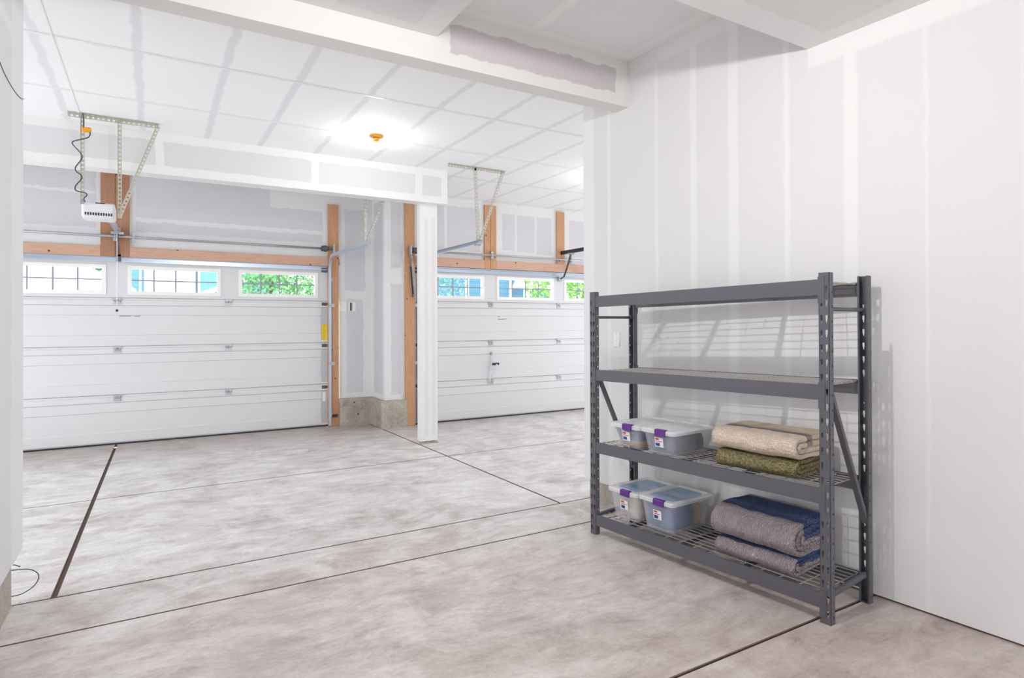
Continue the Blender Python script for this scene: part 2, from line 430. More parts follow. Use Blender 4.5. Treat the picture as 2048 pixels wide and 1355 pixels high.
# ------------------------------------------------------------ ceiling and dropped beams
ceil = struct('ceiling')
xs = [-2.7, -2.1, -1.45, -.72, -.10, .50, 1.05, 1.66, 2.32, 2.93, 3.55, 4.15, 4.76, 5.4, 6.0, 6.6, 7.2, 7.8, 8.4, 9.0]
m_c = drywall('far_ceiling_board', A=[(xs[i] + .03, xs[i + 1] - .03) for i in range(len(xs) - 1)],
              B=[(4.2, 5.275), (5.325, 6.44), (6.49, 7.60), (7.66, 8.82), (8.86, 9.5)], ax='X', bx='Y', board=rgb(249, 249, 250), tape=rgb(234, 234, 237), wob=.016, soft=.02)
MB().box((-3.6, 4.06, 3.62), (9.6, 9.95, 3.72)).obj('ceiling_board', m_c, ceil)
MB().box((-.615, 4.7, 3.614), (-.605, 7.1, 3.62)).obj('corner_bead', M['white'], ceil)
for y in (5.30, 6.465):
    MB().box((-3.5, y - .012, 3.617), (9.5, y + .012, 3.62)).obj('joint_tape', M['steelwhite'], ceil)
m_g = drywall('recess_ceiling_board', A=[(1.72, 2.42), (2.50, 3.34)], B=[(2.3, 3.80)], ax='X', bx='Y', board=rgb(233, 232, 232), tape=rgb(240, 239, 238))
MB().box((1.70, 2.30, 3.785), (3.8, 3.92, 3.85)).obj('ceiling_board', m_g, ceil)
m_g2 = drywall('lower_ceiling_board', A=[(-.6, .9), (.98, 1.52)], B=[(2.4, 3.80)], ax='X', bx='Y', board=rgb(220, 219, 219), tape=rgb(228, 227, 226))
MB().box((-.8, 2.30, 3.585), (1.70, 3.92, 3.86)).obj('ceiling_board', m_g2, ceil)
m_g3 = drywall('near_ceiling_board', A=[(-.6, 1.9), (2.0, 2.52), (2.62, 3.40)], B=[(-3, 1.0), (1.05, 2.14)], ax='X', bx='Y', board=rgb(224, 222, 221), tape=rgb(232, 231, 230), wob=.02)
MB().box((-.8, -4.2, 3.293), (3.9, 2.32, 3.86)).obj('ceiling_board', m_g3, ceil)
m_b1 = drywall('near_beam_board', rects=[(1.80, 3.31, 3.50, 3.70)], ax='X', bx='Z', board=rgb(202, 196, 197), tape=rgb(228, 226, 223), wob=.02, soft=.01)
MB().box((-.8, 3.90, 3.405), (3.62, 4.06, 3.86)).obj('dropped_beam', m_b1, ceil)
m_b2 = drywall('mid_beam_board', A=[(-3.3, -1.2), (-1.1, .02), (.10, 1.62), (1.70, 2.93), (3.03, 3.30)], B=[(3.27, 3.53)], ax='X', bx='Z', board=rgb(222, 221, 222), tape=rgb(238, 237, 235), soft=.01)
MB().box((-3.5, 7.42, 3.18), (3.385, 7.63, 3.64)).obj('dropped_beam', m_b2, ceil)
# ------------------------------------------------------------ column
col = struct('trim_1')
m_col = drywall('column_board', A=[(3.10, 3.15), (3.2, 3.25)], B=[(.1, 3.0)], ax='X', bx='Z', board=rgb(230, 229, 229), tape=rgb(238, 237, 236), soft=.02)
MB().prism(rrect(3.035, 7.53, 3.285, 7.635, .006, 2), .035, 3.185).obj('column_casing', m_col, col)
MB().box((3.06, 7.545, -.005), (3.24, 7.62, .04)).obj('post_foot', M['curb'], col)
b = MB()
for k in range(9):
    x = 3.04 + k * .027; b.hexa([(x, 7.50 + .01 * (k % 3), 0), (x + .03, 7.505, 0), (x + .028, 7.55, 0), (x, 7.55, 0), (x + .004, 7.52, .012 + .006 * (k % 2)), (x + .024, 7.52, .015), (x + .02, 7.545, .03), (x + .006, 7.545, .03)])
b.obj('crumbled_plaster', M['curb'], col)

# ------------------------------------------------------------ door wall
wb = struct('wall_back')
Y1, Y2 = 9.60, 9.00                   # drywall planes of the two bays
gray = rgb(211, 210, 213); tp = rgb(227, 227, 227)
m_w1 = drywall('door_wall_board_left', rects=[(-3.0, -.64, 2.86, 3.30), (-.20, 2.26, 2.84, 2.97), (-.20, 2.26, 3.03, 3.33), (-3.3, -.64, 3.34, 3.6), (-.2, 1.5, 3.32, 3.6), (2.60, 2.93, 2.12, 3.40), (2.63, 2.90, .5, 1.98)], ax='X', bx='Z', board=gray, tape=tp, wob=.02)
m_w2 = drywall('door_wall_board_right', rects=[(3.15, 3.32, .5, 2.20), (3.15, 3.32, 2.45, 3.5), (3.56, 4.05, 2.72, 3.50), (4.10, 4.70, 2.78, 3.50), (5.12, 5.38, 2.84, 3.46), (5.42, 5.78, 2.82, 3.46), (5.82, 6.14, 2.80, 3.46), (6.52, 7.3, 2.80, 3.46), (7.4, 8.6, 2.8, 3.46)], ax='X', bx='Z', board=gray, tape=tp, wob=.014)
MB().box((-3.6, Y1, 2.52), (2.52, Y1 + .16, 3.64)).box((2.36, Y1, 2.0), (2.52, Y1 + .16, 2.6)).obj('drywall', m_w1, wb)
MB().box((2.5202, Y1, .42), (3.05, Y1 + .16, 3.64)).obj('drywall', m_w1, wb)
m_jog = drywall('jog_board', A=[(9.08, 9.5)], B=[(.5, 3.5)], ax='Y', bx='Z', board=rgb(212, 211, 214), tape=rgb(230, 230, 231))
MB().box((3.045, Y2, .42), (3.2, Y1 + .16, 3.64)).obj('drywall', m_jog, wb)
MB().box((3.0455, Y2 - .004, .42), (3.37, Y2 + .0, 3.64)).obj('drywall', m_w2, wb)
MB().box((3.37, Y2, 2.52), (9.6, Y2 + .16, 3.64)).obj('drywall', m_w2, wb)
MB().box((9.2, Y2, 0), (9.6, Y2 + .16, 2.6)).obj('drywall', m_w2, wb)
b = MB(); b.prism([(2.50, 9.49), (2.98, 9.49), (2.98, 8.94), (3.385, 8.94), (3.385, 9.75), (2.50, 9.75)], -.02, .418); b.obj('concrete_curb', M['curb'], wb, bevel=.006)
b = MB()
for x, z in ((2.78, .17), (2.72, .36)):
    b.lathe([(.014, 0), (.014, .004), (.008, .006)], 10, Mx.Translation((x, 9.49, z)) @ Mx.Rotation(pi / 2, 4, 'X'))
b.obj('form_tie', M['cord'], wb)
def board(x0, x1, z0, z1, y, mat, name='timber_post'):
    return MB().box((x0, y - .04, z0), (x1, y, z1)).obj(name, mat, wb, bevel=.003)
board(2.34, 2.50, .0, 3.45, Y1, M['wood_v'])
board(-.59, -.432, 2.49, 3.62, Y1 - .002, M['wood_d']); board(-.428, -.27, 2.49, 3.62, Y1, M['wood_d'])
board(-3.5, -.592, 2.49, 2.62, Y1, M['wood_h'], 'timber_header'); board(-.268, 2.338, 2.49, 2.62, Y1, M['wood_h'], 'timber_header')
board(3.37, 3.53, .0, 3.60, Y2, M['wood_v'])
board(4.768, 4.876, 2.505, 3.57, Y2, M['wood_v']); board(4.880, 4.988, 2.505, 3.57, Y2 - .002, M['wood_v'])
board(6.233, 6.398, 2.652, 3.59, Y2, M['wood_v'])
board(3.532, 4.766, 2.505, 2.65, Y2, M['wood_h'], 'timber_header'); board(4.99, 9.4, 2.505, 2.65, Y2, M['wood_h'], 'timber_header')
board(9.1, 9.25, 0, 2.505, Y2, M['wood_v'])

# ------------------------------------------------------------ sectional garage doors
SEC = .645
def door(name, x0, x1, yf, wins, hinges, ztop_seam=1.945):
    """face towards the camera at y = yf"""
    d = struct(name)
    prof = [(0, 0), (0, .140), (.012, .148), (.012, .407), (0, .413), (0, .532), (.012, .534), (.012, .542), (-.006, .544), (-.006, .608), (.008, .611), (.008, .630), (.001, .632), (.001, .637), (.022, .638), (.022, .6449), (.04, .643), (.04, 0)]
    base = .018
    secmesh = None
    for k in range(3):
        z0 = base + k * SEC
        if secmesh is None:
            b = MB(); n = len(prof); vs = [(x0, y, z) for y, z in prof] + [(x1, y, z) for y, z in prof]
            fs = [(i, (i + 1) % n, n + (i + 1) % n, n + i) for i in range(n)] + [tuple(range(n))[::-1], tuple(range(n, 2 * n))]
            b.add(vs, fs); secmesh = b.mesh('door_section', M['door'])
            import bmesh
            bm = bmesh.new(); bm.from_mesh(secmesh); bmesh.ops.recalc_face_normals(bm, faces=bm.faces); bm.to_mesh(secmesh); bm.free()
        link('door_section', secmesh, d, (0, yf, z0))
    z0 = base + 3 * SEC; zt = z0 + .62
    holes = [[(a, 2.005 - z0), (c, 2.005 - z0), (c, 2.372 - z0), (a, 2.372 - z0)] for a, c in wins]
    RX = Mx(((1, 0, 0, 0), (0, 0, -1, 0), (0, 1, 0, 0), (0, 0, 0, 1)))
    top = MB().prism([(x0, 0), (x1, 0), (x1, .62), (x0, .62)], -.04, 0, RX, holes).obj('door_section', M['door'], d, (0, yf, z0))
    ribs = MB()
    for i in range(len(wins) - 1):
        a = wins[i][1] + .03; c = wins[i + 1][0] - .03
        ribs.box((a, -.003, .385), (c, .001, .389))
    ribs.obj('pressed_rib', M['door'], top)
    for a, c in wins:
        f = .035; zl, zh = 2.005 - z0, 2.372 - z0
        MB().prism([(a - .012, zl - .012), (c + .012, zl - .012), (c + .012, zh + .012), (a - .012, zh + .012)], -.045, .012, RX,
                   [[(a + f, zl + f), (c - f, zl + f), (c - f, zh - f), (a + f, zh - f)]]).obj('window_frame', M['white'], top)
        MB().box((a + f - .005, .018, zl + f - .005), (c - f + .005, .022, zh - f + .005)).obj('window_pane', M['glass'], top)
        g = MB(); W = c - a - 2 * f
        for k in (1, 2, 3): g.box((a + f + W * k / 4 - .009, .012, zl + f), (a + f + W * k / 4 + .009, .017, zh - f))
        zm = (zl + zh) / 2; g.box((a + f, .0125, zm - .008), (c - f, .0165, zm + .008))
        g.obj('muntin_grid', M['muntin'], top)
    for k in range(4):
        za = base + k * SEC; hgt = SEC if k < 3 else .6
        for xa in (x1 - .105, x0 + .005):
            if k < 3:
                MB().box((xa, yf - .008, za + .035), (xa + .09, yf + .002, za + .535)).obj('end_stile', M['stile'], d)
                b = MB(); b.box((xa - .01, yf - .02, za + .012), (xa + .10, yf - .006, za + .026)); b.box((xa - .01, yf - .02, za + .555), (xa + .10, yf - .006, za + .565))
                b.obj('stile_cap', M['steelwhite'], d)
            else:
                MB().box((xa, yf - .006, za + .03), (xa + .09, yf + .002, za + .45)).obj('end_stile', M['door'], d)
                b = MB(); b.box((xa + .0, yf - .03, za + .44), (xa + .085, yf - .006, za + .51)); b.tube([(xa + .05, yf - .03, za + .475), (xa + .12, yf - .03, za + .475)], .006)
                b.obj('top_roller', M['dark_metal'], d)
            if k:
                b = MB(); b.box((xa + .005, yf - .016, za - .085), (xa + .085, yf - .005, za - .03)); b.box((xa + .005, yf - .02, za - .058), (xa + .085, yf - .012, za - .052))
                b.tube([(xa + .02, yf - .02, za - .045), (xa + .12, yf - .02, za - .045)], .007)
                b.obj('end_hinge', M['dark_metal'], d)
    hm = MB()
    hm.box((-.045, -.014, -.095), (.045, -.004, -.075)); hm.box((-.045, -.014, -.028), (.045, -.004, -.010))
    hm.box((-.03, -.012, -.08), (-.012, -.002, -.02)); hm.box((.012, -.012, -.08), (.03, -.002, -.02)); hm.tube([(-.045, -.018, -.052), (.045, -.018, -.052)], .007)
    hm = hm.mesh('hinge', M['galv'])
    for x in hinges:
        for k in (1, 2, 3): link('hinge', hm, d, (x, yf, base + k * SEC + .005))
    b = MB(); b.box((x0, yf - .01, 0), (x1, yf + .02, .02)); b.obj('bottom_seal', M['black'], d)
    MB().box((x0, yf - .012, .02), (x1, yf + .001, .034)).obj('seal_retainer', M['galv'], d)
    MB().prism([(0, 0), (-.045, 0), (-.045, .012), (-.012, .014), (-.012, .058), (-.05, .060), (-.05, .072), (0, .074)], x0 + .02, x1 - .02,
               Mx(((0, 0, 1, 0), (1, 0, 0, yf), (0, 1, 0, 2.425), (0, 0, 0, 1)))).obj('strut', M['galv_blue'], d, fix=True)
    return d
D1 = door('door_1', -3.2, 2.36, 9.66, [(-3.04, -1.93), (-1.66, -.547), (-.284, .829), (1.085, 2.19)], [-1.76, -.408, .94])
D2 = door('door_2', 3.53, 9.10, 9.04, [(3.66, 4.782), (5.042, 6.194), (6.448, 7.59), (7.84, 8.95)], [4.914, 6.313, 7.70])
def scribble(par, x, y, z, wd, hh, n):
    b = MB()
    for i in range(n):
        a = x + wd * i / n
        h_ = hh * (.5 + random.random() * .5)
        b.tube([(a, y, z), (a + wd / n * .35, y, z + h_), (a + wd / n * .7, y, z + h_ * .2), (a + wd / n * .9, y, z + h_ * .6)], .0022, 3)
    b.obj('pencil_note', M['ink'], par)
scribble(D1, -.385, 9.668, 1.70, .13, .018, 8); scribble(D1, -.22, 9.668, 1.70, .07, .014, 5); scribble(D1, -.385, 9.668, 1.755, .05, .012, 3); scribble(D1, -.35, 9.668, 1.727, .09, .01, 6)
scribble(D2, 5.06, 9.048, 1.655, .12, .018, 8); scribble(D2, 5.06, 9.048, 1.70, .04, .012, 3); scribble(D2, 5.19, 9.048, 1.66, .05, .014, 4)
# warning sticker on the end stile
b = MB(); b.box((2.262, 9.648, 1.33), (2.338, 9.6515, 1.585)); st = b.obj('warning_sticker', M['yellow'], D1)
b = MB()
for i in range(9): b.box((2.272, 9.6465, 1.36 + i * .023), (2.272 + random.uniform(.03, .055), 9.648, 1.367 + i * .023))
b.box((2.285, 9.6465, 1.565), (2.315, 9.648, 1.575)); b.obj('sticker_print', simple('ochre_print', rgb(176, 148, 20), .6), st)
MB().box((2.27, 9.648, .39), (2.315, 9.6515, .53)).obj('paper_label', M['paper'], D1)

# ------------------------------------------------------------ tracks, springs, openers
def angle_mesh(p0, p1, w=.032, t=.0025, pitch=.042, hr=.0105, up=(0, 1, 0), mb=None):
    """perforated L angle from p0 to p1, real round holes in both legs"""
    p0, p1 = V(p0), V(p1); d = p1 - p0; L = d.length; d.normalize()
    x = V(up) - d * V(up).dot(d); x.normalize(); y = d.cross(x)
    b = mb or MB(); n = int((L - .02) / pitch)
    holes = []
    for i in range(n):
        c = .02 + pitch * (i + .3)
        holes.append([(w * .5 + hr * cos(a * pi / 4 + pi / 8), c + hr * sin(a * pi / 4 + pi / 8)) for a in range(8)])
    rect = [(0, 0), (w, 0), (w, L), (0, L)]
    m1 = Mx.Identity(4)
    for i in range(3): m1[i][0] = x[i]; m1[i][1] = d[i]; m1[i][2] = x.cross(d)[i]; m1[i][3] = p0[i]
    b.prism(rect, 0, t, m1, holes)
    m2 = Mx.Identity(4); yy = -x.cross(d)
    for i in range(3): m2[i][0] = yy[i]; m2[i][1] = d[i]; m2[i][2] = yy.cross(d)[i]; m2[i][3] = p0[i]
    b.prism(rect, 0, t, m2, holes)
    return b
def track(name, label, x, yw, yend, xs_dir, vertical=True):
    t = thing(name, (x, yw, 0), label, 'track', 0, 'garage door tracks')
    zr = 2.635; r = .22
    path = [(0, 0, .02), (0, 0, 1.2), (0, 0, zr - r)] + [(0, -r + r * cos(a), zr - r + r * sin(a)) for a in [R(k * 11.25) for k in range(1, 9)]] + [(0, yend - yw, zr)]
    nrm = [(0, -1, 0)] * 3 + [(0, -cos(a), -sin(a)) for a in [R(k * 11.25) for k in range(1, 9)]] + [(0, 0, -1)]
    prof = [(-.018, -.024), (.018, -.024), (.018, -.02), (-.014, -.02), (-.014, .02), (.018, .02), (.018, .024), (-.018, .024)]
    prof = [(a * xs_dir, c) for a, c in prof]
    MB().sweep(prof, path, nrm).obj('rail', M['galv_blue'], t, fix=True)
    angle_mesh((xs_dir * .022, .0, .05), (xs_dir * .022, .0, 2.30), .03, .003, .06, .008, (xs_dir, 0, 0)).obj('jamb_bracket', M['galv'], t)
    for z in (1.85, .95): MB().box((xs_dir * -.02, -.03, z), (xs_dir * .07, -.0, z + .055)).obj('track_clip', M['galv'], t)
    return t
t1 = track('door_track', 'galvanised door track beside the left garage door, ending free in front of the corner', 2.358, 9.555, 7.43, 1)
angle_mesh((.015, -1.76, 2.60), (.015, -1.76, 3.615), up=(1, 0, 0)).obj('hanger_upright', M['galv_warm'], t1)
angle_mesh((.02, -1.74, 2.62), (.42, -1.74, 3.615), up=(1, 0, 0)).obj('hanger_brace', M['galv_warm'], t1)
t2 = track('door_track', 'galvanised door track left of the right garage door, partly behind the white column', 3.60, 8.99, 6.86, -1)
ang = angle_mesh((-.38, -1.95, 3.612), (.45, -1.95, 3.612), up=(0, -1, 0)); ang.obj('ceiling_angle', M['galv_warm'], t2)
angle_mesh((.04, -1.95, 2.63), (-.005, -1.95, 3.61), up=(1, 0, 0)).obj('hanger_upright', M['galv_warm'], t2)
angle_mesh((.05, -1.96, 2.63), (.41, -1.96, 3.61), up=(1, 0, 0)).obj('hanger_brace', M['galv_warm'], t2)
MB().box((.0, -1.99, 2.60), (.07, -1.93, 2.67)).obj('joint_plate', M['galv'], t2)
# flag bracket at the right door's top corner
t = thing('flag_bracket', (3.47, 8.95, 2.2), 'twisted steel flag bracket on the wooden post left of the column', 'bracket')
angle_mesh((-.03, .0, 0.48), (.03, -.0, -.15), .04, .003, .04, .009, (1, 0, 0)).obj('strap', M['galv'], t)
angle_mesh((-.04, .01, .28), (.0, .01, -.2), .03, .003, .04, .009, (1, 0, 0)).obj('strap', M['galv'], t)
def shaft(label, x0, x1, y, z, bear, end, xdrum):
    t = thing('torsion_shaft', (0, y, z), label, 'shaft', 0, 'torsion shafts above the doors')
    MB().tube([(x0, 0, 0), (x1, 0, 0)], .017, 10).obj('rod', M['galv'], t, smooth=True)
    for x in bear: MB().box((x - .02, .0, -.06), (x + .02, .035, .06)).box((x - .008, -.02, -.03), (x + .008, .0, .03)).obj('bearing_bracket', M['galv'], t)
    m = Mx.Rotation(pi / 2, 4, 'Y')
    MB().lathe([(.02, -.07), (.042, -.065), (.045, -.02), (.05, -.015), (.05, .0), (.035, .03), (.018, .05)], 14, Mx.Translation((xdrum, 0, 0)) @ m).obj('cable_drum', M['dark_metal'], t, smooth=False)
    MB().box((end - .012, -.05, -.07), (end + .012, .03, .07)).obj('end_bracket', M['galv'], t)
    return t
shaft('long steel torsion shaft above the left garage door', -3.3, 2.42, 9.50, 2.748, [-.43, -.22], 2.40, 2.29)
shaft('long steel torsion shaft above the right garage door', 3.42, 9.1, 8.91, 2.728, [4.88, 6.5], 3.43, 3.54)
# left opener with its ceiling frame
op = thing('garage_opener', (-.459, 7.26, 2.63), 'white garage door opener hung from the ceiling on perforated steel', 'opener')
def L(x, y, z): return (x + .459, y - 7.26, z - 2.63)
sh = MB(); sec = []
prof = [(rrect(-.137, -.13, .137, .16, .035, 4), 0.018), (rrect(-.137, -.13, .137, .16, .035, 4), .12)]
low = rrect(-.12, -.115, .12, .145, .03, 4); top = rrect(-.128, -.12, .128, .15, .032, 4)
rings = [[(x, y, 0) for x, y in low]] + [[(x, y, z) for x, y in p] for p, z in prof] + [[(x, y, .138) for x, y in top]]
n = len(low); vs = [p for r_ in rings for p in r_]; fs = [(i * n + k, i * n + (k + 1) % n, (i + 1) * n + (k + 1) % n, (i + 1) * n + k) for i in range(3) for k in range(n)]
fs += [tuple(range(n))[::-1], tuple(range(3 * n, 4 * n))]
sh.add(vs, fs); sh.obj('motor_housing', M['opener'], op, smooth=False)
b = MB()
for k in range(11): b.box((-.108 + k * .021, -.1335, .022), (-.096 + k * .021, -.12, .048))
b.obj('vent_slots', M['black'], op)
MB().box((-.03, -.05, .138), (.05, .1, .16)).obj('chassis_plate', M['black'], op)
MB().box((.05, -.06, .138), (.13, .1, .156)).obj('chassis_plate', M['galv_warm'], op)
angle_mesh(L(-.70, 7.13, 3.612), L(.05, 7.13, 3.612), .036, up=(0, -1, 0)).obj('ceiling_angle', M['galv_warm'], op)
for x in (-.60, -.30): angle_mesh(L(x, 7.13, 3.60), L(x, 7.13, 2.64 if x > -.5 else 2.75), .034, up=(1, 0, 0)).obj('hanger_upright', M['galv_warm'], op)
angle_mesh(L(.03, 7.12, 3.60), L(-.30, 7.12, 2.66), .034, up=(1, 0, 0)).obj('hanger_brace', M['galv_warm'], op)
MB().sweep([(-.028, -.018), (.028, -.018), (.028, .018), (.02, .018), (.02, -.012), (-.02, -.012), (-.02, .018), (-.028, .018)], [L(-.42, 7.4, 2.76), L(-.40, 9.48, 2.81)], (0, 0, 1)).obj('rail', M['galv_blue'], op, fix=True)
MB().box(L(-.47, 9.42, 2.77), L(-.33, 9.52, 2.80)).box(L(-.43, 9.50, 2.74), L(-.37, 9.55, 2.86)).obj('header_bracket', M['galv'], op)
b = MB(); b.sweep([(-.012, -.004), (.012, -.004), (.012, .004), (-.012, .004)], [L(-.40, 9.42, 2.78), L(-.395, 9.5, 2.62), L(-.39, 9.60, 2.46)], (0, 1, 0)); b.box(L(-.415, 9.56, 2.43), L(-.365, 9.62, 2.52))
b.obj('door_arm', M['dark_metal'], op, fix=True)
pc = thing('release_cord', (-.402, 9.36, 2.8), 'thin white pull cord hanging in front of the left garage door', 'cord')
MB().tube([(0, 0, -.03), (.003, 0, -.4), (0, 0, -.95)], .004, 5).obj('string', M['white'], pc)
MB().lathe([(.005, 0), (.014, -.006), (.016, -.02), (.010, -.03), (.004, -.034)], 10, Mx.Translation((0, 0, -1.01))).obj('pull_knob', M['ink'], pc)
b = MB(); pts = [(-.578, 3.612), (-.572, 3.54), (-.57, 3.466), (-.535, 3.45), (-.519, 3.426), (-.535, 3.385), (-.60, 3.36), (-.652, 3.335), (-.655, 3.30), (-.601, 3.236), (-.585, 3.20), (-.593, 3.165), (-.633, 3.089), (-.63, 3.05), (-.593, 3.022), (-.590, 2.985), (-.632, 2.912), (-.634, 2.87), (-.601, 2.86), (-.56, 2.855), (-.545, 2.83), (-.57, 2.794), (-.56, 2.77)]
def smoothpath(P, k=4):
    out = []
    for i in range(len(P) - 1):
        p0, p1, p2, p3 = V(P[max(i - 1, 0)]), V(P[i]), V(P[i + 1]), V(P[min(i + 2, len(P) - 1)])
        for j in range(k):
            t = j / k; out.append(.5 * ((2 * p1) + (p2 - p0) * t + (2 * p0 - 5 * p1 + 4 * p2 - p3) * t * t + (3 * p1 - p0 - 3 * p2 + p3) * t ** 3))
    out.append(V(P[-1])); return out
cb = thing('power_cord', (-.578, 7.08, 3.61), 'dark power cord coiled round the opener hanger, with an orange connector', 'cord')
MB().tube(smoothpath([(x + .578, (7.075 if i % 4 < 2 else 7.095) - 7.08, z - 3.61) for i, (x, z) in enumerate(pts)]), .0055, 6).obj('cable', M['cord'], cb, smooth=True)
MB().lathe([(.010, -.04), (.022, -.03), (.026, 0), (.022, .03), (.012, .04)], 10, Mx.Translation((.03, -.01, -.155)) @ Mx.Rotation(pi / 2.2, 4, 'Y')).obj('connector', M['orange'], cb)
# black opener rail of the right door
br = thing('opener_rail', (6.33, 8.97, 2.85), 'black opener rail with a bent arm above the right garage door', 'rail')
MB().sweep([(-.025, -.03), (.025, -.03), (.025, .03), (-.025, .03)], [(0, 0, 0), (0, -3.0, .0)], (0, 0, 1)).obj('rail', M['black'], br, fix=True)
MB().sweep([(-.014, -.006), (.014, -.006), (.014, .006), (-.014, .006)], [(0, -.30, -.03), (0, -.16, -.30), (0, -.08, -.43), (0, .02, -.46)], (0, 1, 0)).obj('door_arm', M['black'], br, fix=True)
MB().box((-.04, .02, -.50), (.03, .06, -.42)).obj('arm_bracket', M['galv'], br)
MB().box((-.05, -.34, -.055), (.05, -.26, -.03)).obj('trolley', M['galv'], br)
# plastic bag on the right door
bgt = thing('handle_bag', (4.92, 9.02, .93), 'clear plastic bag with a dark strap hanging on the right garage door', 'bag')
b = MB(); ring = []
for i, (z, wx, wy, cx) in enumerate([(.16, .012, .008, 0), (.12, .03, .018, .005), (.02, .045, .025, .01), (-.06, .05, .025, 0), (-.2, .035, .018, -.03), (-.33, .03, .012, -.06), (-.36, .02, .006, -.06)]):
    ring += [(cx + wx * cos(2 * pi * k / 10) * (1 + .15 * sin(k * 3 + i)), -.03 + wy * sin(2 * pi * k / 10), z) for k in range(10)]
fs = [(i * 10 + k, i * 10 + (k + 1) % 10, (i + 1) * 10 + (k + 1) % 10, (i + 1) * 10 + k) for i in range(6) for k in range(10)]
b.add(ring, fs); b.obj('bag', M['bag'], bgt, smooth=True)
MB().box((-.02, -.07, -.04), (.05, -.055, -.005)).box((.05, -.068, -.022), (.11, -.055, -.002)).box((.085, -.068, -.04), (.11, -.055, -.02)).obj('strap', simple('navy_strap', rgb(40, 30, 72), .5), bgt)
b = MB(); b.box((-.012, -.03, .13), (.012, .02, .17)); b.obj('door_handle', M['galv'], bgt)
# ceiling lamp
lp = thing('ceiling_lamp', (2.075, 6.38, 3.62), 'bare bulb in a brass holder on the far white ceiling', 'lamp')
MB().lathe([(.075, 0), (.075, -.012), (.068, -.02), (.04, -.024)], 24).obj('canopy', M['brass'], lp, smooth=False)
MB().lathe([(.032, -.02), (.035, -.05), (.024, -.075)], 16).obj('socket', M['brass'], lp)
MB().lathe([(.016, -.07), (.03, -.085), (.043, -.115), (.04, -.14), (.022, -.158), (.004, -.162)], 18).obj('bulb', M['bulb'], lp, smooth=True)
# plates between the doors
def plate(name, label, cat, x0, x1, z0, z1, mat, y=Y1, t=.006):
    o = thing(name, ((x0 + x1) / 2, y, (z0 + z1) / 2), label, cat)
    w_, h_ = (x1 - x0) / 2, (z1 - z0) / 2
    MB().prism(rrect(-w_, -h_, w_, h_, .008, 3), 0, t, Mx(((1, 0, 0, 0), (0, 0, -1, 0), (0, 1, 0, 0), (0, 0, 0, 1)))).obj('face_plate', mat, o)
    return o
p = plate('blank_plate', 'blank white cover plate on the wall right of the left door post', 'plate', 2.520, 2.63, 1.79, 1.935, M['steelwhite'])
MB().lathe([(.006, 0), (.006, .002)], 8, Mx.Translation((-.028, -.006, .05)) @ Mx.Rotation(pi / 2, 4, 'X')).obj('screw', M['redink'], p)
p = plate('outlet_cover', 'metal hinged outlet cover on the wall beside the blank plate', 'outlet', 2.665, 2.775, 1.79, 1.935, M['steelwhite'])
MB().box((-.035, -.014, -.065), (.0, -.005, .065)).obj('metal_flap', M['dark_metal'], p)
MB().box((-.012, -.018, -.065), (-.004, -.013, .065)).obj('hinge_bead', M['galv'], p)
o = thing('safety_sensor', (2.42, 9.54, .17), 'small black safety sensor at the foot of the left door track', 'sensor')
MB().box((-.03, -.025, -.02), (.05, .02, .02)).obj('body', M['black'], o, bevel=.004); MB().box((-.05, .0, -.005), (-.02, .02, .035)).obj('bracket', M['galv'], o)
# switch on the right wall
sw = thing('light_switch', (3.4425, 4.055, 1.45), 'white toggle light switch on the right wall seen through the rack', 'switch', WA)
mz = Mx(((0, 0, -1, 0), (1, 0, 0, 0), (0, 1, 0, 0), (0, 0, 0, 1)))
MB().prism(rrect(-.037, -.062, .037, .062, .006, 3), 0, .007, mz).obj('face_plate', M['steelwhite'], sw)
MB().box((-.02, -.006, -.012), (-.006, .006, .014)).obj('toggle', M['white'], sw)
MB().lathe([(.004, 0), (.004, .001)], 8, Mx.Translation((-.0072, 0, .045)) @ Mx.Rotation(-pi / 2, 4, 'Y')).obj('screw', M['galv'], sw)
MB().lathe([(.004, 0), (.004, .001)], 8, Mx.Translation((-.0072, 0, -.045)) @ Mx.Rotation(-pi / 2, 4, 'Y')).obj('screw', M['galv'], sw)
# wire loop and wall cord at the left wall
o = thing('wire_loop', (-.68, 4.40, .1), 'loop of thin grey cable at the foot of the left wall end', 'cable')
MB().tube(smoothpath([(-.06, .02, .10), (.0, .02, .10), (.07, .03, .085), (.105, .05, .045), (.10, .07, 0.0), (.07, .08, -.04), (.02, .05, -.055), (-.05, .03, -.05)], 5), .0028, 6).obj('cable', M['cord'], o, smooth=True)
MB().tube([(-.03, .015, .135), (.004, .015, .13), (.03, .0, .12)], .003, 5).obj('loose_end', M['cord'], o)
o = thing('wall_cord', (-.678, 4.2, 2.92), 'thin grey cord strung across the upper left wall', 'cord')
MB().tube(smoothpath([(0, -.9, .22), (0, -.4, .09), (0, -.16, .017), (0, .03, -.001), (0, .235, .002), (.001, .4, .02), (.002, .487, .045)], 4), .0022, 5).obj('cord', M['cord'], o)
o = thing('paint_chip', (-.415, 9.36, .0), 'small white chip lying on the floor by the left garage door', 'debris')
MB().lathe([(.02, 0), (.024, .006), (.015, .014)], 7).obj('chip', M['white'], o)

